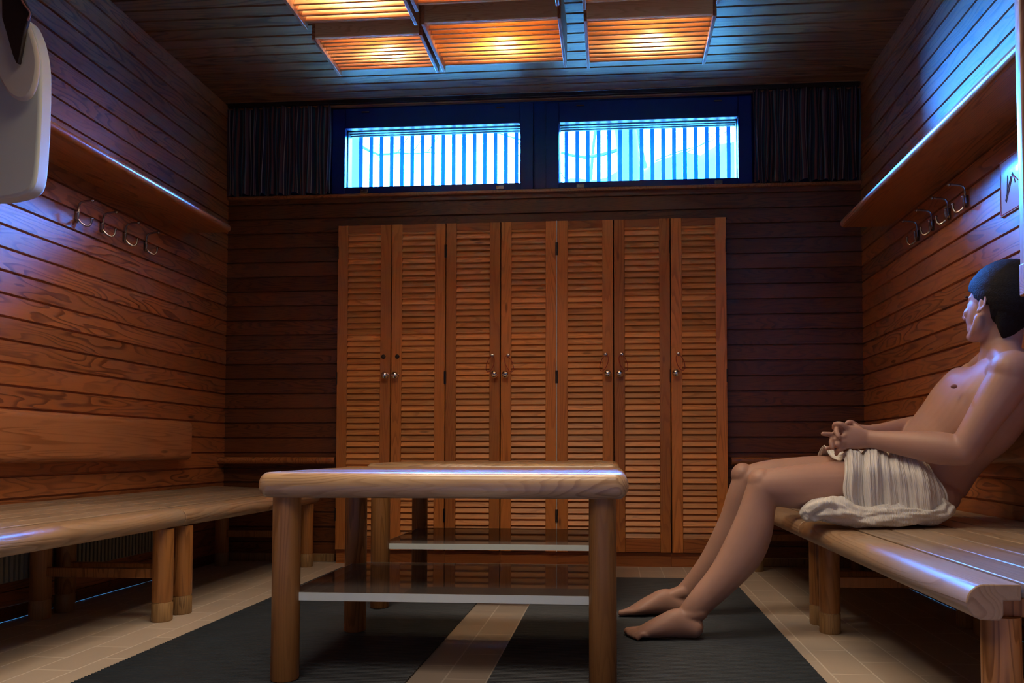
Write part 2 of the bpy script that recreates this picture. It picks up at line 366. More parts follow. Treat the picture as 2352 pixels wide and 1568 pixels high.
# ---- window band
def wall_with_holes(mb,x0,x1,z0,z1,y0,y1,holes):
    """box wall y0..y1 with rectangular holes (x0,x1,z0,z1)"""
    x=x0
    for a,b,c,d in holes:
        mb.box(x,a,y0,y1,z0,z1); mb.box(a,b,y0,y1,z0,c); mb.box(a,b,y0,y1,d,z1); x=b
    mb.box(x,x1,y0,y1,z0,z1); return mb
OP=[(-1.530,-.522,2.122,2.462),(-.302,.686,2.118,2.458)]
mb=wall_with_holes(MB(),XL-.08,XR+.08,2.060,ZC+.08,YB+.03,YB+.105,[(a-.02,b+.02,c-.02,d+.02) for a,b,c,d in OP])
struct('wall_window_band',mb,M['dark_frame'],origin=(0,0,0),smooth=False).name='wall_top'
for wi,(a,b,c,d) in enumerate(OP):
    nm=f'window_{wi+1}'
    w=thing(nm,None,None,((a+b)/2,YB+.03,c),kind='structure')
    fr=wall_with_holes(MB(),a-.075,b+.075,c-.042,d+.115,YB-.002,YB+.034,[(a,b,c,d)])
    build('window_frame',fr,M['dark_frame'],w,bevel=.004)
    # reveal boards behind the pane
    rv=MB()
    for k in range(3): rv.box(a-.02,b+.02,YB+.043+k*.020,YB+.060+k*.020,d-.004-k*.004,d+.02)
    rv.box(a-.02,a+.004,YB+.042,YB+.104,c-.02,d+.02); rv.box(b-.004,b+.02,YB+.042,YB+.104,c-.02,d+.02); rv.box(a-.02,b+.02,YB+.042,YB+.11,c-.02,c+.001)
    build('reveal',rv,M['reveal'],w,bevel=.003)
    build('pane',MB().box(a,b,YB+.038,YB+.041,c,d),M['pane'],w,smooth=False)
    n=17; x0=a+.055 if wi==0 else a+.035
    k=0; pb_=.0612
    first=None
    while x0+k*pb_<b-.005:
        x=x0+k*pb_
        if first is None:
            first=build('bar',MB().box(x-.0122,x+.0122,YB+.107,YB+.112,c-.03,d+.03),M['bar'],w,bevel=.002)
        else:
            q=first.copy(); col.objects.link(q); q.location.x+=k*pb_
        k+=1
    for x in (a+.12,b-.11):
        build('latch',MB().box(x-.022,x+.022,YB-.016,YB-.002,c-.040,c-.018).cyl((x-.012,YB-.018,c-.024),(x-.012,YB-.012,c-.024),.005),M['hookm'],w,bevel=.002)
        build('hinge',MB().box(x-.022,x+.022,YB-.009,YB-.002,d+.085,d+.092),M['hookm'],w)
# ---- outdoors
struct('floor_outside',MB().grid([[Vector((x,y,1.93+.05*noise.noise(Vector((x*1.3,y*1.3,0)))+max(0,y-9)*.02)) for y in [4.16+.5*j for j in range(26)]] for x in [-12+.5*i for i in range(49)]]),plain('ceiling_bounce_ground',(.26,.09,.026),rough=.9,noise_amt=.1,scale=5),origin=(0,0,0))  # unseen ground, coloured for the light it bounces up to the ceiling
def hillz(x,y):
    h=4.16+.05*noise.noise(Vector((x*3,y,0)))+max(0,x+.1)*.26
    return 1.9+(h-1.9)*min(1,max(0,(y-7.6)/1.6))*min(1,max(0,(x+2.2)/1.6))+.10*noise.noise(Vector((x*4,y*4,5)))+.05*noise.noise(Vector((x*11,y*11,2)))
struct('hill_outside',MB().grid([[Vector((x,y,hillz(x,y))) for y in [7.4+.12*j for j in range(30)]] for x in [-2.6+.12*i for i in range(90)]]),plain('mossy_hill',(.0004,.0025,.0008),rough=.9,noise_amt=.95,scale=6),origin=(0,0,0)).name='trim_hillside'
bark=plain('tree_bark',(.0002,.0014,.0005),rough=.9,noise_amt=.6,scale=25,bump=.8)
def tree(px,Y,r,label,seed,nb=10):
    rs=random.Random(seed); p=at(px,400,Y); base=Vector((p.x,Y,p.z-2.2)); root=thing('tree',label,'tree',base,'bare trees outside the windows')
    h=6.5; pts=[(base+Vector((.12*rs.uniform(-1,1)*i,0,h*i/5)),r*(1-.12*i),r*(1-.12*i)) for i in range(6)]
    build('trunk',MB().loft(pts,n=12),bark,root)
    mb=MB()
    for k in range(nb):
        z=rs.uniform(1.6,4.6); s_=rs.choice((-1,1)); a=rs.uniform(-.3,.8); l=rs.uniform(.7,1.8); q=base+Vector((0,0,z)); P=[q]
        for j in range(5):
            q=q+Vector((s_*l/5,rs.uniform(-.12,.12),a*l/5+rs.uniform(-.1,.1))); P.append(q)
        r0=r*.10+.006; mb.loft([(p_,r0*(1-.17*i),r0*(1-.17*i)) for i,p_ in enumerate(P)],n=6,sub=2)
        for j in (2,3,4):
            q=P[j]; mb.loft([(q,r0*.4,r0*.4),(q+Vector((s_*.15,0,.22)),r0*.25,r0*.25),(q+Vector((s_*.25,.1,.5)),r0*.1,r0*.1)],n=5,sub=2)
    build('branches',mb,bark,root)
tree(1414,8.,.165,'thick bare tree trunk behind the bars of the right window',1,8)
tree(1508,9.5,.035,'slim crooked tree near the middle of the right window',2,12)
tree(1340,10.,.03,'thin bushy sapling at the left end of the right window',5,9)
tree(826,6.5,.085,'bare tree trunk at the left end of the left window',3,7)
# ------------------------------------------------------------------ lockers
LX=[-1.534,-1.227,-.922,-.617,-.309,.0,.306,.606]; LF=3.870; LT_,LB_=1.875,.078
locks=['none','none','band','band','band','band','band']
desc=['leftmost louvred pine locker door beside the left wall rail, no red band',
 'louvred pine locker second from the left, knob on its left edge and no red band',
 'louvred pine locker third from the left, knob on its right edge',
 'louvred pine locker just left of the pale vertical seam, knob on its left edge',
 'louvred pine locker just right of the pale vertical seam, knob on its right edge',
 'louvred pine locker second from the right end, knob on its left edge',
 'rightmost louvred pine locker, nearest the seated man, knob on its left edge']
bdesc=[None,None,'red key band looped on the third locker from the left','red key band hanging on the locker left of the pale seam','red key band hanging on the locker right of the pale seam','red key band on the second locker from the right','red key band on the rightmost locker']
knobx=[-1.254,-1.196,-.646,-.586,-.032,.031,.331]; lockx=[-1.268,-1.190,-.660,-.574,-.043,.043,.346]
for i in range(7):
    a,b=LX[i]+.0025,LX[i+1]-.0025; cx=(a+b)/2
    L_=thing('locker',desc[i],'locker',(cx,LF+.04,0),'row of built-in pine lockers')
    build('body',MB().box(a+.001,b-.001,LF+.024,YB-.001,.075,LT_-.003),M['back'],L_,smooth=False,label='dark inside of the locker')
    build('plinth',MB().box(LX[i]+.0005,LX[i+1]-.0005,LF+.022,YB-.001,.0,.074),M['rail'],L_,smooth=False)
    s=.058
    d=build('door',MB().box(a,a+s,LF,LF+.022,LB_,LT_).box(b-s,b,LF,LF+.022,LB_,LT_),M['stile'],L_,bevel=.0025)
    for za,zb in ((1.832,LT_-.001),(LB_+.001,.150)): build('door_rail',MB().box(a+s,b-s,LF+.001,LF+.021,za,zb),M['rail'],d,bevel=.002)
    mb=MB(); z=.157; k=0
    while z<1.828:
        Mx=Matrix.Translation((0,LF+.011,z+.013))@Matrix.Rotation(R(-24+1.5*math.sin(k*2.3+i)),4,'X')
        mb.box(a+s-.001,b-s+.001,-.0032,.0032,-.0195,.0195,Mx); z+=.0327; k+=1
    build('louver_slats',mb,M['slat'],d,bevel=.0015)
    kx=knobx[i]
    build('knob',MB().lathe((kx,LF,1.033),(0,-1,0),[(0,.017),(.003,.017),(.004,.009),(.012,.008),(.018,.016),(.026,.0205),(.034,.0195),(.040,.013),(.043,.004)],n=24),M['chrome'],d,label='polished chrome knob')
    build('lock',MB().lathe((lockx[i],LF,1.139),(0,-1,0),[(0,.012),(.003,.012),(.006,.0095),(.008,.004)],n=20),M['chrome'] if i>1 else M['darkmetal'],d)
    hx=a+.001 if kx>cx else b-.001
    for hz in (1.72,1.02,.27):
        build('hinge',MB().cyl((hx,LF-.003,hz-.035),(hx,LF-.003,hz+.035),.0032,n=10),M['darkmetal'],d)
    if i>1:
        x=lockx[i]; 
        kb=thing('key_band',bdesc[i],'key band',(x,LF-.02,1.03),'red key bands hanging from locker locks')
        build('key',MB().box(x-.001,x+.001,LF-.03,LF-.0085,1.134,1.144).cyl((x-.001,LF-.033,1.137),(x+.001,LF-.033,1.137),.008),M['chrome'],kb,label='small steel key')
        sg=-1 if i in(2,4) else 1; pts=[]
        for q in range(25):
            th=2*math.pi*q/24; pts.append(Vector((x+sg*.016*(1-math.cos(th))*.5*1.6+sg*-.004+.020*math.sin(th)*1.0,LF-.012-.014*math.cos(th/2)**2-.004,1.090+.042*math.cos(th))))
        mb=MB()
        for q in range(24): mb.cyl(pts[q],pts[q+1],.0018,n=6)
        build('rubber_loop',mb,M['band'],kb)
struct('trim_3',MB().box(-.3112,-.3068,LF-.0012,LF+.02,LB_,LT_),M['white_strip'])
struct('trim_4',MB().box(-1.54,.612,LF+.012,YB-.001,LT_,LT_+.012),M['wall_back'])
# ------------------------------------------------------------------ rounded slabs
def rr(x0,x1,z0,z1,r,n=6,corners=(1,1,1,1)):
    """rounded rectangle outline, corners order: x0z0,x1z0,x1z1,x0z1"""
    C=[(x0+r,z0+r,180),(x1-r,z0+r,270),(x1-r,z1-r,0),(x0+r,z1-r,90)]; P=[(x0,z0),(x1,z0),(x1,z1),(x0,z1)]; out=[]
    for i,(cx,cz,a0) in enumerate(C):
        if corners[i]:
            for k in range(n+1):
                t=R(a0+90*k/n); out.append((cx+r*math.cos(t),cz+r*math.sin(t)))
        else: out.append(P[i])
    return out
# luggage shelves on both walls
def shelf(side,label):
    if side<0: prof=rr(XL,-1.987,1.757,1.797,.0195,corners=(0,1,1,0))
    else: prof=rr(1.108,XR,1.712,1.752,.0195,corners=(1,0,0,1))
    t=thing('wall_shelf',label,'shelf',((prof[0][0]+prof[1][0])/2,1.5,1.7),'long shelves under the ceiling')
    build('shelf_board',MB().prism(prof,'Y',-.6,3.57),M['shelf'],t)
    return t
shelf(-1,'long rounded pine shelf high on the left wall above the coat hooks')
shelf(1,'long rounded pine shelf high on the right wall above the seated man')
# backrests
def backrest(x0,x1,y0,y1,label,side):
    x0,x1=(x0+.001,x1) if side<0 else (x0,x1-.001)
    prof=rr(x0,x1,.575,.768,.028,corners=(0,1,1,0) if side<0 else (1,0,0,1))
    o=build('backrest',MB().prism(prof,'Y',y0,y1),M['backrest'])
    return tag(o,label,'backrest','rounded backrest boards along the side walls')
backrest(XL,-2.135,.2,3.50,'broad rounded backrest board along the left wall above the empty bench',-1)
backrest(1.284,XR,.2,3.52,'broad rounded backrest board along the right wall behind the seated man',1)
for a,b,l in ((XL,-1.545,'rounded rail low on the back wall, left of the lockers'),(.625,XR,'rounded rail low on the back wall, right of the lockers')):
    tag(build('back_rail',MB().prism(rr(YB-.075,YB-.001,.545,.585,.0195,corners=(1,0,0,1)),'X',a,b),M['shelf']),l,'rail','rounded rails on the back wall')
# ------------------------------------------------------------------ benches
def leg(name,parent,x,y,z1,r=.0345,mat=None,foot=True):
    m=mat or M['leg']; zl=.07 if foot else .0072
    o=build(name,MB().lathe((x,y,zl),(0,0,1),[(0,r*.93),(.004,r),(z1-zl,r)],n=28),m,parent)
    if foot: build('foot_ring',MB().lathe((x,y,0),(0,0,1),[(0,r*.94),(.004,r*1.01),(.064,r*1.01),(.068,r*.94),(.071,r*.93)],n=28),M['cap'],o,label='paler replaced foot of the leg')
    return o
def bench(side,y0,y1,label,group,legs):
    s=side; zf,zw=(.402,.427) if s<0 else (.374,.392)
    if s<0: xn,xw,xl=-1.600,-2.19,-1.648
    else: xn,xw,xl=.648,1.315,.735
    t=thing('bench',label,'bench',((xn+xw)/2,(y0+y1)/2,0),group)
    # nosing: thick rounded front plank
    wN=.098; d=1 if s>0 else -1
    P=[]
    zb=zf-.066; r=.033
    for k in range(13):
        th=R(90+180*k/12); P.append((xn+d*(r+.0)+d*r*math.cos(th),zf-r+r*math.sin(th)))
    P+= [(xn+d*.060,zb),(xn+d*.066,zb+.010),(xn+d*.066,zf-.030),(xn+d*wN,zf-.029),(xn+d*wN,zf)]
    build('front_plank',MB().prism(P,'Y',y0,y1),M['nose'],t,bevel=.0025,label='thick rounded worn front plank')
    n=6; g=.005; wp=(abs(xw-xn)-wN)/n
    for k in range(n):
        a=wN+k*wp+g; b=wN+(k+1)*wp; za=zf+(zw-zf)*(a/abs(xw-xn)); zb_=zf+(zw-zf)*(b/abs(xw-xn))
        xa,xb=xn+d*a,xn+d*b
        build('plank',MB().prism([(xa,za-.029),(xb,zb_-.029),(xb,zb_),(xa,za)],'Y',y0,y1),M['bench'],t,bevel=.003)
    for y in legs:
        leg('leg',t,xl,y,zf-.067)
        leg('leg',t,xw-d*.07,y,zw-.07)
        build('crossbeam',MB().box(min(xl-.02*d,xw-d*.02),max(xl-.02*d,xw-d*.02),y-.016,y+.016,zf-.068,zf-.0305),M['leg'],t,bevel=.003)
        build('stretcher',MB().box(min(xl+.03*d,xw-d*.10),max(xl+.03*d,xw-d*.10),y-.012,y+.012,.155,.190),M['leg'],t,bevel=.003)
    return t
bg='slatted pine benches along the side walls'
bench(-1,1.335,2.594,'empty slatted pine bench, near section along the left wall',bg,(1.42,2.536))
bench(-1,2.598,3.83,'empty slatted pine bench, far section in the left corner beside the lockers',bg,(2.656,3.77))
bench(1,1.385,2.597,'slatted pine bench, near section at right with its cut end in view',bg,(1.44,2.536))
bench(1,2.601,3.83,'slatted pine bench, far section at right, behind the man\'s thighs',bg,(2.660,3.80))
# radiator under left bench
ra=thing('radiator','grey finned radiator low on the wall under the left bench','radiator',(-2.17,2.9,.14))
mb=MB()
for k in range(44):
    y=2.36+k*.022; mb.box(-2.200,-2.162,y,y+.012,.15,.29)
build('fins',mb,M['radiator'],ra,smooth=False)
build('casing',MB().box(XL,-2.200,2.34,3.34,.14,.30),M['radiator'],ra,bevel=.003)
# ------------------------------------------------------------------ mats
def ribmat(x0,x1,y0,y1,label):
    P=[];y=y0;p=.0125;h=.007
    prof=[(y0,.0005)]
    while y<y1-p:
        prof+=[(y,h*.45),(y+p*.25,h),(y+p*.6,h),(y+p*.85,h*.45)]; y+=p
    prof+=[(y1,.0005)]
    o=build('rubber_mat',MB().prism(prof,'X',x0,x1),M['mat'],smooth=False)
    return tag(o,label,'mat','dark ribbed rubber mats on the tiles')
ribmat(-1.437,-.556,.3,3.74,'dark ribbed rubber floor mat left of the bare tile strip, under the tables')
ribmat(-.338,.562,.3,3.53,'dark ribbed rubber floor mat right of the bare tile strip, under the man\'s feet')
# ------------------------------------------------------------------ tables
def table(x0,x1,y0,y1,zt,legsxy,zs,label):
    t=thing('table',label,'table',((x0+x1)/2,(y0+y1)/2,0),'low pine tables with glass shelves')
    # outline with rounded corners, bullnose edge
    R_=.035; def_=[]
    out=rr(x0,x1,y0,y1,R_,n=7)
    n=len(out); cx,cy_=(x0+x1)/2,(y0+y1)/2
    norm=[]
    for i in range(n):
        p=Vector(out[i-1]); q=Vector(out[(i+1)%n]); e=(q-p).normalized(); norm.append(Vector((e.y,-e.x)))
    rings=[]; r=.034; fl=.018
    for k in range(11):
        th=R(-90+18*k); ins=.026*(1-math.cos(th)); z=zt-r+r*math.sin(th)
        rings.append([Vector((out[i][0]-norm[i].x*ins,out[i][1]-norm[i].y*ins,z)) for i in range(n)])
    mb=MB(); vs_=[v for rg in rings for v in rg]; fs=[(k*n+i,k*n+(i+1)%n,(k+1)*n+(i+1)%n,(k+1)*n+i) for k in range(10) for i in range(n)]
    fs+=[tuple(range(n-1,-1,-1)),tuple(range(10*n,11*n))]
    mb.add(vs_,fs); build('tabletop',mb,M['table'],t,ang=50)
    # inlaid planks lying flush on the top with thin seams
    xs=x1-.105; m=5; w=(y1-y0-.12)/m
    for k in range(m):
        ya=y0+.06+k*w
        build('plank',MB().box(x0+.045,xs-.0015,ya+.0008,ya+w-.0008,zt-.004,zt+.0012),M['table'],t,bevel=.0008)
    build('end_board',MB().box(xs+.0015,x1-.03,y0+.03,y1-.03,zt-.004,zt+.0012),M['table'],t,bevel=.0008)
    for x,y in legsxy: leg('leg',t,x,y,zt-.06,.0365,M['ltable'],False)
    xa=min(p[0] for p in legsxy);xb=max(p[0] for p in legsxy);ya=min(p[1] for p in legsxy);yb=max(p[1] for p in legsxy)
    g=build('glass_shelf',MB().box(xa+.0,xb-.0,ya+.002,yb-.002,zs-.0215,zs),M['shelfglass'],t,smooth=False,label='dark tinted glass shelf')
    e=.0012
    build('glass_edge',MB().box(xa,xb,ya-e,ya+.0015,zs-.0215,zs).box(xa,xb,yb-.0015,yb+e,zs-.0215,zs).box(xa-e,xa,ya,yb,zs-.0215,zs).box(xb,xb+e,ya,yb,zs-.0215,zs),M['glassedge'],g,smooth=False,label='pale frosted cut edge of the shelf')
    return t
table(-.946,.038,1.832,2.468,.5635,[(-.884,1.896),(-.030,1.896),(-.884,2.421),(-.030,2.421)],.239,'low pine table with rounded edge, nearer of the two, in front')
table(-.975,.026,2.738,3.410,.571,[(-.918,2.784),(-.035,2.784),(-.918,3.360),(-.035,3.360)],.256,'low pine table with rounded edge, farther of the two, near the lockers')
# ------------------------------------------------------------------ coat hooks
def hook(side):
    xw=XL if side<0 else XR; d=1 if side<0 else -1; z=1.585 if side<0 else 1.560; y=2.787
    o=Vector((xw,y,z)); V=lambda a,b,c:o+Vector((d*a,b,c))
    t=thing('coat_hook','','coat hook',(xw,y,z),'coat hooks on the left wall' if d>0 else 'coat hooks on the right wall')
    build('plate',MB().prism(rr(-.011+y,.011+y,z-.022,z+.026,.009),'X',min(xw+d*.0005,xw+d*.004),max(xw+d*.0005,xw+d*.004)),M['hookm'],t)
    build('peg',MB().tube([V(.006,0,-.012),V(.009,0,.015),V(.010,0,.045),V(.022,0,.062),V(.062,0,.068)],.0042,n=8).ell(V(.068,0,.067),.0075,.0075,.0075),M['hookm'],t)
    for s in(-1,1):
        build('prong',MB().tube([V(.004,0,-.004),V(.014,s*.012,-.022),V(.026,s*.028,-.030),V(.034,s*.038,-.018),V(.036,s*.041,.004)],.004,n=8).ell(V(.036,s*.041,.006),.006,.006,.006),M['hookm'],t)
    return t
place=['nearest of the four','second nearest of the four','third of the four, counting from the near end','farthest of the four, close to the corner']
for side,nm in((-1,'left'),(1,'right')):
    h=hook(side); h['label']=f'metal coat hook under the {nm} shelf, {place[0]}'
    for k in range(1,4): dup(h,(0,.1425*k+(.002*k),0),f'metal coat hook under the {nm} shelf, {place[k]}')
# poster on right wall
po=thing('poster','laminated white sheet with red border and line drawing on the right wall','poster',(XR-.004,2.48,1.515))
build('sheet',MB().box(XR-.006,XR,2.415,2.550,1.421,1.612),plain('laminated_paper',(.55,.50,.52),rough=.14,coat=.6,noise_amt=.02),po,smooth=False)
xx=XR-.0068
def barline(p,q,w):
    a=Vector((xx,*p)); b=Vector((xx,*q)); return MB().cyl(a,b,w,n=6)
rb=MB()
for p,q in(((2.42,1.426),(2.545,1.426)),((2.545,1.426),(2.545,1.607)),((2.545,1.607),(2.42,1.607)),((2.42,1.607),(2.42,1.426))): rb.cyl((xx,*p),(xx,*q),.0012,n=6)
red=plain('red_print',(.5,.05,.05),rough=.4); grey=plain('grey_print',(.08,.07,.09),rough=.4)
build('red_border',rb,red,po)
build('red_stroke',MB().cyl((xx,2.475,1.546),(xx,2.437,1.512),.0016,n=6),red,po)
gs=MB()
for p,q in(((2.480,1.54),(2.515,1.468)),((2.468,1.545),(2.510,1.462)),((2.515,1.468),(2.510,1.462)),((2.50,1.55),(2.505,1.49)),((2.47,1.55),(2.455,1.51))): gs.cyl((xx,*p),(xx,*q),.0013,n=6)
build('pictogram',gs,grey,po)
# divider board at the right edge
dv=thing('divider_panel','upright varnished board on the right wall at the right edge of the photo','panel',(1.2,1.86,1.05))
build('board',MB().prism(rr(at(2338,500,1.872).x,XR,1.84,1.872,.008),'Z',1.06,ZC),wood('divider_pine',(.42,.22,.14),(.28,.13,.08),'Z',None,rough=.25,coat=.6,bump=.1),dv)
build('lower_block',MB().box(at(2340,650,1.8395).x,XR,1.812,1.8395,1.0,1.08),M['rail'],dv,bevel=.004,label='dark block at the foot of the board')
# ------------------------------------------------------------------ curtains
def curtain(x0,x1,z0,z1,label,seed):
    rs=random.Random(seed); nu=220; nv=16; P=[]; uv=[]
    ph=[rs.uniform(0,6.28) for _ in range(6)]
    for i in range(nu+1):
        u=i/nu; row=[]
        for j in range(nv+1):
            v=j/nv
            amp=.013+.012*(1-v)
            y=3.918+amp*.8*math.sin(u*62+ph[0]+1.6*math.sin(u*9+ph[1])+.3*math.sin(v*4+ph[2]))+.006*math.sin(u*131+ph[3])
            x=x0+(x1-x0)*u+.006*math.sin(u*62+ph[4]+1)+.004*math.sin(v*5+u*30)
            row.append(Vector((x,y,z0+(z1-z0)*v+(.006*math.sin(u*40+ph[5]) if j==0 else 0)))); uv.append((u,v))
        P.append(row)
    mb=MB().grid(P); o=build('curtain',mb,M['curtain'],origin=((x0+x1)/2,3.895,z0),ang=180)
    l=o.data.uv_layers.new(name='UVMap')
    for lp in o.data.loops: l.data[lp.index].uv=uv[lp.vertex_index]
    sm=o.modifiers.new('solid','SOLIDIFY'); sm.thickness=.002
    return tag(o,label,'curtain','striped curtains drawn to the corners')
curtain(XL+.004,-1.598,2.079,2.585,'dark striped gathered curtain left of the windows',3)
curtain(.760,XR-.004,2.079,2.585,'dark striped gathered curtain right of the windows',8)
tr=build('curtain_track',MB().box(XL+.01,XR-.01,3.905,3.928,2.586,2.6095),M['darkmetal'],bevel=.002); tag(tr,'dark curtain track along the ceiling above both windows','curtain track')
# ------------------------------------------------------------------ louvred ceiling lights
cols=[(-1.312,-.822),(-.806,-.215),(-.122,.428)]; rowsY=[(2.96,3.300),(2.515,2.875)]
cn=['left','middle','right']; ZP=2.43
for ri,(ya,yb) in enumerate(rowsY):
    for ci,(xa,xb) in enumerate(cols):
        if ci==0: ya_,yb_=ya+(.03 if ri==0 else 0),yb+(0 if ri==0 else .045)
        elif ci==1: ya_,yb_=ya-.045,yb-(0 if ri==0 else .045)
        elif ci==2: ya_,yb_=ya-.02,yb+(.02 if ri==0 else -.01)
        cx,cy_=(xa+xb)/2,(ya_+yb_)/2
        t=thing('ceiling_light',f'louvred wooden ceiling light, {cn[ci]} column, '+('far row nearest the windows' if ri==0 else 'near row cut by the top of the photo'),'ceiling light',(cx,cy_,ZP),'square louvred ceiling lights')
        for x,s in((xa,1),(xb,-1)):
            build('side_board',MB().box(min(x,x+s*.014),max(x,x+s*.014),ya_,yb_,ZP-.016,ZC),M['lampside'],t,bevel=.002)
        build('cross_batten',MB().box(xa+.014,xa+.036,ya_+.02,yb_-.03,ZP+.055,ZP+.075).box(xb-.036,xb-.014,ya_+.02,yb_-.03,ZP+.055,ZP+.075),M['lampside'],t,bevel=.002)
        build('end_board',MB().box(xa+.0145,xb-.0145,ya_,ya_+.014,ZP-.008,ZC),M['lamp'],t,bevel=.002); build('end_board',MB().box(xa+.0145,xb-.0145,yb_-.012,yb_,ZP+.012,ZC),M['lamp'],t,bevel=.002)
        mb=MB(); n=10; pz_=(yb_-ya_-.03)/n
        for k in range(n):
            y=ya_+.045+k*pz_
            Mx=Matrix.Translation((0,y,ZP+.018))@Matrix.Rotation(R(-28),4,'X')
            mb.box(xa+.0145,xb-.0145,-.0035,.0035,-.017,.017,Mx)
        build('louver_slats',mb,M['lamp'],t,bevel=.0015)
        by=cy_+.045; bx=cx+(.02 if ci else .03)
        build('bulb',MB().ell((bx,by,ZP+.130),.038,.038,.034).cyl((bx,by,ZP+.15),(bx,by,ZC),.014),M['bulb'],t)
        ld=bpy.data.lights.new('bulb_glow','POINT'); ld.energy=(11,10,15)[ci]; ld.color=(WARM,(1.,.60,.16),WARM)[ci]; ld.shadow_soft_size=.05
        lo=bpy.data.objects.new('bulb_light',ld); col.objects.link(lo); lo.location=(bx,by-.02,ZP+.085)
# ------------------------------------------------------------------ hanging white cloth, top left
def cloth_top_left():
    x=-1.75; Yc=2.08
    t=thing('hanging_cloth','smooth white cloth hanging from a dark strap at the top left','cloth',(x-.05,Yc,1.42))
    # outline in (y,z); visible side faces the camera and the room
    def sheet(out,x0,x1,name,mat,lab=None,tilt=0):
        mb=MB().prism(out,'Y',0,.012)
        return mb
    def P(px,py,Y): q=at(px,py,Y); return (q.x,q.z)
    def soft(l,n=3):
        for _ in range(n):
            l=[q for i in range(len(l)) for q in ((l[i-1][0]*.75+l[i][0]*.25,l[i-1][1]*.75+l[i][1]*.25),(l[i-1][0]*.25+l[i][0]*.75,l[i-1][1]*.25+l[i][1]*.75))]
        return l
    main=[P(*a,Yc) for a in((-70,455),(-20,458),(20,454),(58,444),(76,428),(83,395),(87,340),(90,290),(93,200),(92,140),(84,95),(74,65),(60,40),(30,25),(-10,15),(-70,10))]
    build('cloth_body',MB().prism(soft(main),'Y',Yc,Yc+.05),M['cloth'],t,bevel=.018,ang=60)
    flap=[P(*a,Yc-.03) for a in((-70,-10),(-70,90),(-30,130),(-8,170),(10,205),(25,222),(45,230),(62,225),(76,205),(84,170),(86,135),(78,95),(66,60),(50,10),(20,-20))]
    build('folded_flap',MB().prism(soft(flap),'Y',Yc-.03,Yc-.012),M['cream'],t,bevel=.008,ang=60,label='cream folded flap')
    st=[P(*a,Yc-.045) for a in((2,-60),(4,40),(14,75),(28,125),(36,144),(42,145),(47,120),(56,70),(64,42),(68,25),(50,-10),(30,-60))]
    build('strap',MB().prism(st,'Y',Yc-.045,Yc-.033),M['dark_leather'],t,bevel=.003,label='dark strap tapering to a point')
    a=at(8,-60,Yc-.04); b=at(40,-60,Yc-.04)
    build('hanger',MB().box(a.x,b.x,Yc-.045,Yc-.033,a.z-.02,ZC),M['dark_leather'],t)
    r=[at(*q,Yc-.048) for q in((40,-30),(52,5),(66,24),(69,34),(64,46))]
    build('piping',MB().tube(r,.003,n=6),plain('brown_piping',(.30,.12,.09)),t)
cloth_top_left()
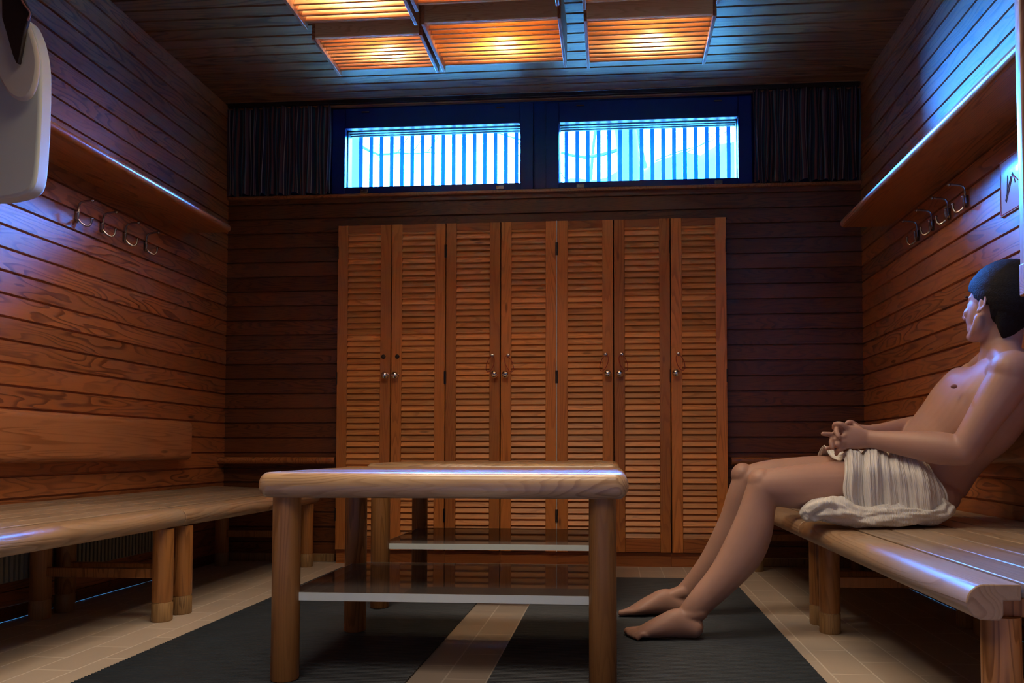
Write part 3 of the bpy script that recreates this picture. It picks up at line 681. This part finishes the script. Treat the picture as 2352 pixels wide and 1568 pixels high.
# ------------------------------------------------------------------ the seated man
def person():
    o0=at(2105,1150,2.5)
    t=thing('person','bare-chested person with short dark hair sitting on the right bench, hands clasped, face turned away','person',(o0.x,o0.y,.39))
    B=MB(); ref=(-1,.12,0)
    # torso
    T=[(2112,1128,2.50,.098,.165),(2120,1090,2.50,.122,.178),(2158,1037,2.46,.120,.158),(2200,988,2.42,.120,.158),(2240,942,2.375,.122,.172),(2274,899,2.345,.114,.176),(2294,866,2.33,.090,.155),(2302,840,2.33,.066,.100)]
    B.loft([(at(x,y,Y),a,b) for x,y,Y,a,b in T],ref=ref,n=40,power=2.3)
    # chest and shoulder mass
    B.ell(at(2134,1034,2.47),.078,.125,.085); B.ell(at(2122,1136,2.46),.095,.160,.078)
    B.loft([(at(2296,872,2.31),.060,.075),(at(2312,860,2.235),.058,.062),(at(2324,852,2.175),.055,.058)],ref=(0,0,1))
    for (x,y,Y,r) in ((2324,850,2.175,.060),(2240,868,2.50,.058)): B.ell(at(x,y,Y),r,r*1.05,r*.98)
    # trapezius
    B.loft([(at(2316,832,2.21),.040,.040),(at(2306,815,2.27),.045,.05),(at(2302,775,2.305),.048,.050)],ref=ref)
    B.loft([(at(2252,845,2.47),.040,.040),(at(2285,822,2.38),.045,.05),(at(2299,780,2.325),.048,.050)],ref=ref)
    # neck
    B.loft([(at(2296,850,2.33),.060,.066),(at(2298,800,2.31),.056,.055),(at(2304,750,2.295),.058,.055),(at(2308,715,2.29),.056,.054)],ref=(-.3,.95,0))
    # arms
    def arm(s,e,w,r):
        S,E_,W=at(*s),at(*e),at(*w)
        B.loft([(S,r*.058,r*.060),(S.lerp(E_,.3),r*.054,r*.056),(S.lerp(E_,.65),r*.048,r*.047),(E_,r*.043,r*.043)],n=24)
        B.loft([(E_,r*.044,r*.044),(E_.lerp(W,.25),r*.050,r*.047),(E_.lerp(W,.6),r*.040,r*.036),(E_.lerp(W,.9),r*.030,r*.025),(W,r*.030,r*.024)],ref=(0,0,1),n=24)
        B.ell(E_,.041,.041,.041)
    arm((2326,858,2.175),(2212,1036,2.215),(1996,1008,2.385),1.0)
    arm((2243,872,2.50),(2128,985,2.62),(2006,993,2.475),.95)
    # legs
    def legp(L):
        B.loft([(at(x,y,Y),a,b) for x,y,Y,a,b in L],ref=(0,1,0),n=28)
    legp([(2100,1122,2.42,.098,.095),(2010,1118,2.42,.094,.092),(1900,1118,2.42,.082,.082),(1815,1118,2.42,.070,.070),(1763,1118,2.42,.060,.060)])
    legp([(2050,1105,2.62,.090,.088),(1960,1098,2.64,.086,.084),(1860,1094,2.67,.076,.074),(1770,1096,2.685,.065,.064),(1722,1102,2.69,.057,.056)])
    legp([(1756,1122,2.42,.056,.058),(1742,1160,2.42,.052,.056),(1728,1215,2.415,.053,.066),(1705,1268,2.41,.051,.068),(1663,1325,2.405,.045,.055),(1613,1378,2.40,.037,.045),(1588,1410,2.40,.032,.042),(1582,1438,2.40,.032,.040)])
    legp([(1716,1106,2.69,.052,.054),(1702,1140,2.69,.049,.052),(1690,1195,2.70,.049,.060),(1668,1245,2.71,.047,.061),(1632,1298,2.72,.040,.050),(1592,1344,2.73,.033,.041),(1568,1370,2.735,.030,.038),(1564,1388,2.735,.030,.036)])
    B.ell(at(1748,1106,2.42),.045,.048,.046); B.ell(at(1706,1090,2.69),.043,.046,.044)
    # ankle bones
    B.ell(at(1602,1416,2.380),.011,.012,.012)
    def foot(x,y,s):
        """heel back at x; toes towards -X; s=+1 when the big toe is on the far side"""
        z=.007
        B.loft([(Vector((x-.028,y,z+.036)),.031,.034),(Vector((x-.075,y,z+.050)),.034,.048),(Vector((x-.125,y,z+.040)),.040,.038),(Vector((x-.170,y+s*.004,z+.027)),.046,.026),(Vector((x-.196,y+s*.006,z+.019)),.043,.018)],ref=(0,1,0),n=28)
        B.loft([(Vector((x-.008,y,z+.088)),.026,.028),(Vector((x-.055,y,z+.072)),.027,.026),(Vector((x-.105,y+s*.006,z+.058)),.027,.022),(Vector((x-.15,y+s*.012,z+.038)),.026,.018)],ref=(0,1,0),n=20)
        for k,(dy,l,r) in enumerate(((.033,.064,.0138),(.011,.060,.0100),(-.006,.052,.0096),(-.022,.044,.0092),(-.037,.034,.0094))):
            bx=x-.190+ (0 if k==0 else .002*k)
            B.loft([(Vector((bx,y+s*dy*.92,z+.018)),r*1.05,r),(Vector((bx-l*.5,y+s*dy,z+.017+ (0 if k==0 else .003))),r*.95,r*.9),(Vector((bx-l*.85,y+s*dy,z+r*.95)),r*1.05,r*.9)],ref=(0,1,0),n=12,sub=4)
    foot(.287,2.392,1); foot(.270,2.725,-1)
    # hands, fingers interlaced
    def finger(pts,r=.0085):
        P=[at(*p) for p in pts]; n=len(P)
        B.loft([(p,r*(1.08-.16*i/(n-1)),r*(1.08-.16*i/(n-1))) for i,p in enumerate(P)],n=12,sub=4)
        for p in P[1:-1]: B.ell(p,r*1.06,r*1.06,r*1.06,n=10,m=6)
    B.loft([(at(1998,1008,2.385),.028,.021),(at(1978,1007,2.385),.034,.019),(at(1955,1004,2.388),.039,.016),(at(1943,1003,2.39),.036,.012)],ref=(0,0,1),n=24)
    finger([(1950,986,2.388),(1932,974,2.385),(1919,974,2.405),(1916,983,2.425)],.0092)
    finger([(1943,1000,2.385),(1928,1006,2.39),(1918,1008,2.415),(1922,1012,2.44)])
    finger([(1942,1013,2.387),(1928,1020,2.385),(1919,1021,2.405),(1921,1026,2.43)],.0088)
    finger([(1944,1025,2.390),(1930,1033,2.39),(1922,1037,2.405),(1921,1043,2.42)],.0078)
    finger([(1982,992,2.40),(1968,981,2.415),(1956,977,2.43),(1946,980,2.445)],.0100)
    B.loft([(at(2008,994,2.475),.027,.021),(at(1985,998,2.458),.034,.018),(at(1958,1000,2.442),.038,.015),(at(1945,1001,2.432),.034,.012)],ref=(0,0,1),n=24)
    finger([(1948,982,2.438),(1926,984,2.42),(1921,990,2.385),(1926,1002,2.370)],.0092)
    finger([(1944,996,2.432),(1922,998,2.415),(1905,997,2.405),(1890,996,2.40)],.0084)
    finger([(1942,1010,2.432),(1918,1008,2.42),(1909,1013,2.395),(1912,1028,2.385)],.0086)
    finger([(1942,1022,2.43),(1922,1026,2.42),(1908,1028,2.41),(1898,1030,2.402)],.0078)
    finger([(1975,984,2.455),(1962,974,2.44),(1952,970,2.425),(1946,972,2.412)],.0100)
    # head
    hc=at(2295,702,2.29)
    f=Vector((-.43,.90,.10)).normalized(); l=Vector((.14,0,1)).cross(f).normalized(); u_=f.cross(l)
    HM=Matrix((f,l,u_)).transposed()
    def h(x,y,z): return hc+HM@Vector((x,y,z))
    B.ell(h(-.012,0,.030),.099,.078,.090,HM,32,20)
    B.ell(h(.030,0,-.020),.064,.066,.085,HM,24,16)
    B.ell(h(.032,0,-.072),.050,.056,.040,HM,20,12)
    B.ell(h(.070,0,-.094),.022,.024,.018,HM)
    for s in(-1,1):
        B.ell(h(.062,s*.040,-.026),.022,.020,.018,HM)            # cheekbone
        B.loft([(h(.012,s*.062,-.05),.012,.014),(h(.02,s*.055,-.08),.013,.016),(h(.055,s*.025,-.102),.012,.014)],n=12,sub=4)
        # ear: rim, lobe, bowl
        B.ell(h(-.004,s*.079,-.008),.012,.007,.023,HM,14,10)
        ring=[h(-.006-.014*math.cos(a),s*(.085),-.006+.026*math.sin(a)) for a in [R(-75+ k*22) for k in range(10)]]
        B.loft([(p,.0038,.0038) for p in ring],n=8,sub=2); B.ell(h(.0,s*.082,-.032),.008,.0055,.009,HM,12,8)
    B.loft([(h(.066,-.045,.020),.009,.009),(h(.086,0,.024),.010,.010),(h(.066,.045,.020),.009,.009)],n=12,sub=4)   # brow
    B.loft([(h(.084,0,.014),.009,.009),(h(.100,0,-.008),.009,.010),(h(.112,0,-.028),.011,.011),(h(.096,0,-.038),.010,.008)],n=14,sub=4)
    for s in(-1,1): B.ell(h(.098,s*.011,-.034),.009,.008,.007,HM,12,8)
    B.loft([(h(.078,-.022,-.062),.006,.006),(h(.090,0,-.058),.009,.007),(h(.078,.022,-.062),.006,.006)],n=10,sub=4)
    B.loft([(h(.076,-.020,-.070),.006,.006),(h(.087,0,-.071),.009,.008),(h(.076,.020,-.070),.006,.006)],n=10,sub=4)
    body=build('body',B,M['skin'],t)
    m=body.modifiers.new('fuse','REMESH'); m.mode='VOXEL'; m.voxel_size=.0036; m.use_smooth_shade=True
    m=body.modifiers.new('soften','SMOOTH'); m.factor=.6; m.iterations=6
    build('lips',MB().loft([(h(.0835,-.018,-.061),.0035,.004),(h(.0945,0,-.058),.0055,.004),(h(.0835,.018,-.061),.0035,.004)],n=10,sub=4).loft([(h(.082,-.017,-.069),.0035,.004),(h(.0925,0,-.071),.0058,.0045),(h(.082,.017,-.069),.0035,.004)],n=10,sub=4),M['lip'],t)
    for s in(-1,1):
        e=build('eye',MB().ell(h(.0725,s*.031,.002),.0105,.0125,.008,HM),M['eye'],t)
        build('iris',MB().ell(h(.0808,s*.031,.002),.0028,.005,.005,HM,14,8),M['iris'],e)
        build('eyebrow',MB().loft([(h(.089,s*.014,.024),.003,.002),(h(.090,s*.032,.029),.0035,.0025),(h(.080,s*.050,.024),.002,.002)],n=8,sub=4),M['hair'],t)
    for x,y,Y in ((2191,887,2.262),(2172,884,2.43)):
        p=at(x,y,Y); build('nipple',MB().ell(p,.010,.0065,.0065,n=16,m=8),M['nipple'],t)
    # hair cap: rises over the skull only where hair grows
    mb=MB(); n,m_=72,48; vs_=[];fs=[]
    for k in range(m_+1):
        ph=math.pi*k/m_
        for i in range(n):
            th=2*math.pi*i/n; d=Vector((math.sin(ph)*math.cos(th),math.sin(ph)*math.sin(th),math.cos(ph)))
            p=Vector((-.012+.099*d.x,.078*d.y,.030+.090*d.z))
            x,y,z=p
            # signed hair field in head space: >0 hair
            front=.074-x+ .9*max(0,z-.05)*.5
            fld=min(front, z-(-.012+ .62*max(x+.005,0)*1.2) ) if x>-.02 else z-(-.060)
            fld=min(fld,.03); fld+= .004*noise.noise(p*70)
            k_=max(0,min(1,(fld+.004)/.010)); th_=-.010+k_*(.010+.011+ .010*max(0,z-.03)/.09)
            th_+= .0022*noise.noise(p*160)+.0016*noise.noise(p*330)
            q=p+Vector((d.x/.099,d.y/.078,d.z/.09)).normalized()*th_
            vs_.append(hc+HM@q)
    for k in range(m_):
        for i in range(n):
            j=(i+1)%n; fs.append((k*n+i,(k+1)*n+i,(k+1)*n+j,k*n+j))
    mb.add(vs_,fs)
    # nape
    mb.loft([(h(-.046,0,-.005),.068,.048),(h(-.046,0,-.035),.061,.038),(h(-.046,0,-.065),.051,.025),(h(-.046,0,-.085),.041,.016),(h(-.044,0,-.100),.028,.007)],ref=l,n=24)
    build('hair',mb,M['hair'],t,ang=180)
    return t
person()
def net_surface(ctrl,nu,nv,disp=None):
    """smooth grid through a net of points"""
    def cr(l,t):
        n=len(l)-1; x=t*n; i=min(int(x),n-1); t=x-i
        p0=l[max(i-1,0)];p1=l[i];p2=l[i+1];p3=l[min(i+2,n)]
        return .5*((2*p1)+(p2-p0)*t+(2*p0-5*p1+4*p2-p3)*t*t+(3*p1-p0-3*p2+p3)*t*t*t)
    G=[]
    for i in range(nu+1):
        u=i/nu; rowc=[cr(row,u) for row in ctrl]
        G.append([cr(rowc,j/nv) for j in range(nv+1)])
    if disp:
        N_=[[None]*(nv+1) for _ in range(nu+1)]
        for i in range(nu+1):
            for j in range(nv+1):
                a=G[min(i+1,nu)][j]-G[max(i-1,0)][j]; b=G[i][min(j+1,nv)]-G[i][max(j-1,0)]
                N_[i][j]=a.cross(b).normalized()
        G=[[G[i][j]+N_[i][j]*disp(i/nu,j/nv) for j in range(nv+1)] for i in range(nu+1)]
    return G
def with_uv(o,nu,nv,su=1,sv=1):
    l=o.data.uv_layers.new(name='UVMap')
    for lp in o.data.loops:
        k=lp.vertex_index; l.data[lp.index].uv=(k//(nv+1)/nu*su,k%(nv+1)/nv*sv)
def towel():
    t=thing('towel','crumpled white gauze towel over the seated person\'s hips, lying on the right bench','towel',(.85,2.42,.39))
    A=lambda *p:at(*p)
    # rows run far side -> lap -> near thigh -> bench; columns run knee side -> hip side
    C=[[A(1872,1085,2.74),A(1930,1085,2.74),A(2000,1085,2.72),A(2070,1080,2.70),A(2120,1080,2.68)],
       [A(1876,1050,2.68),A(1930,1042,2.68),A(2000,1036,2.66),A(2070,1036,2.64),A(2120,1040,2.62)],
       [A(1892,1022,2.62),A(1940,1034,2.60),A(2005,1036,2.58),A(2070,1036,2.56),A(2115,1040,2.56)],
       [A(1905,1040,2.53),A(1955,1050,2.52),A(2010,1042,2.50),A(2070,1040,2.50),A(2120,1050,2.52)],
       [A(1925,1050,2.45),A(1965,1040,2.44),A(2010,1034,2.44),A(2075,1040,2.44),A(2135,1060,2.40)],
       [A(1938,1047,2.385),A(1978,1032,2.385),A(2025,1032,2.38),A(2085,1044,2.355),A(2147,1074,2.33)],
       [A(1940,1085,2.328),A(1982,1072,2.318),A(2030,1072,2.31),A(2100,1085,2.285),A(2164,1104,2.285)],
       [A(1938,1130,2.318),A(1984,1125,2.306),A(2035,1125,2.30),A(2108,1128,2.275),A(2178,1138,2.275)],
       [A(1948,1168,2.320),A(1988,1168,2.308),A(2040,1170,2.30),A(2112,1172,2.28),A(2178,1170,2.29)]]
    def d(u,v):
        q=Vector((u*3,v*1.2,0)); w=noise.noise(q*2)*.35
        a=.0060*math.sin(u*26+v*2+5*w)+.0028*math.sin(u*63-v*4+6*w)+.010*noise.noise(Vector((u*7,v*2.5,2)))+.0016*math.sin(u*150+v*7+8*w)
        a+=.012*math.exp(-((u-.52-.10*v)/.05)**2)-.010*math.exp(-((u-.68-.14*v)/.04)**2)+.010*math.exp(-((u-.30+.05*v)/.05)**2)
        return (a*(.35+.65*min(1,v*1.6)))+.004
    nu,nv=150,150
    G=net_surface(C,nu,nv,lambda u,v:-d(u,v) if SIGN<0 else d(u,v))
    o=build('draped_cloth',MB().grid(G),M['towel'],t,ang=180); with_uv(o,nu,nv,1,.25)
    s=o.modifiers.new('solid','SOLIDIFY'); s.thickness=.004; s.offset=0
    # rolled lower edge along the bench
    P=[(1842,1190,2.350,.016),(1860,1178,2.345,.030),(1888,1168,2.325,.041),(1925,1176,2.315,.038),(1970,1184,2.305,.030),(2020,1184,2.30,.030),(2075,1182,2.295,.030),(2125,1180,2.30,.032),(2160,1172,2.31,.036),(2176,1156,2.315,.032)]
    pts=[A(x,y,Y) for x,y,Y,r in P]; rad=[p[3] for p in P]
    def cr(l,t):
        n=len(l)-1; x=t*n; i=min(int(x),n-1); t=x-i
        p0=l[max(i-1,0)];p1=l[i];p2=l[i+1];p3=l[min(i+2,n)]
        return .5*((2*p1)+(p2-p0)*t+(2*p0-5*p1+4*p2-p3)*t*t+(3*p1-p0-3*p2+p3)*t*t*t)
    nu,nv=260,64; G=[]
    for i in range(nu+1):
        u=i/nu; c=cr(pts,u); r=cr(rad,u); e=min(1,u/.04,(1-u)/.05); r*=max(.03,math.sqrt(max(0,1-(1-e)**2)))
        tn=(cr(pts,min(1,u+.01))-cr(pts,max(0,u-.01))).normalized(); b=Vector((0,-1,0)); b=(b-tn*b.dot(tn)).normalized(); w=tn.cross(b)
        row=[]
        for j in range(nv+1):
            th=2*math.pi*j/nv; tw=th+u*5
            q=1+.13*math.sin(2*th+u*9+1)+.10*math.sin(4*th-u*13)+.06*math.sin(7*th+u*21)+.03*math.sin(13*th-u*40)+.35*noise.noise(Vector((u*7,math.cos(th)*1.3,math.sin(th)*1.3)))+.10*noise.noise(Vector((u*25,math.cos(th)*3,math.sin(th)*3)))
            row.append(c+(b*math.cos(th)*1.25+w*math.sin(th)*.98)*r*q)
        G.append(row)
    for row in G:
        for p in row:
            zb=.377+.02*max(0,min(1,(p.x-.7)/.6)) if p.x>.68 else .377-(.68-p.x)*.9
            if p.z<zb: p.z=zb+.002*noise.noise(p*40)
    o=build('rolled_edge',MB().grid(G),M['towel'],t,ang=180); with_uv(o,nu,nv,2,.4)
    # corner of the towel showing between the hands over the far thigh
    return t
SIGN=1
towel()

# ------------------------------------------------------------------ light
w=bpy.data.worlds.new('sky'); sc.world=w; w.use_nodes=True; nt=w.node_tree; bg_=nt.nodes['Background']
bg_.inputs[0].default_value=(.025,.26,1.,1); bg_.inputs[1].default_value=1050.
for a,b,c,d in OP:
    ld=bpy.data.lights.new('daylight_portal','AREA'); ld.shape='RECTANGLE'; ld.size=b-a+.3; ld.size_y=d-c+.3; ld.cycles.is_portal=True
    lo=bpy.data.objects.new('daylight_portal',ld); col.objects.link(lo); lo.location=((a+b)/2,YB+.135,(c+d)/2); lo.rotation_euler=(R(-90),0,0)
def area(name,loc,size,sy_,e,c,rot=(0,0,0),spread=115):
    ld=bpy.data.lights.new(name,'AREA'); ld.shape='RECTANGLE'; ld.size=size; ld.size_y=sy_; ld.energy=e; ld.color=c; ld.spread=R(spread)
    lo=bpy.data.objects.new(name,ld); col.objects.link(lo); lo.location=loc; lo.rotation_euler=rot; return lo
area('ceiling_lamp_near',(-.45,1.75,2.50),1.5,.5,18,(1.,.80,.60),(0,0,0),132)
area('ceiling_lamp_rear',(-.45,.3,2.50),1.6,1.0,17,(1.,.80,.62),(0,0,0),108)
for n_,(x0,x1,y0,y1) in ((5,(-1.22,.32,1.48,2.02)),(6,(-1.27,.37,-.22,.82))):
    struct(f'trim_{n_}',MB().box(x0,x1,y0,y1,2.505,ZC),M['lampside'],bevel=.004)  # boxes added as housings above the two unseen ceiling lamps
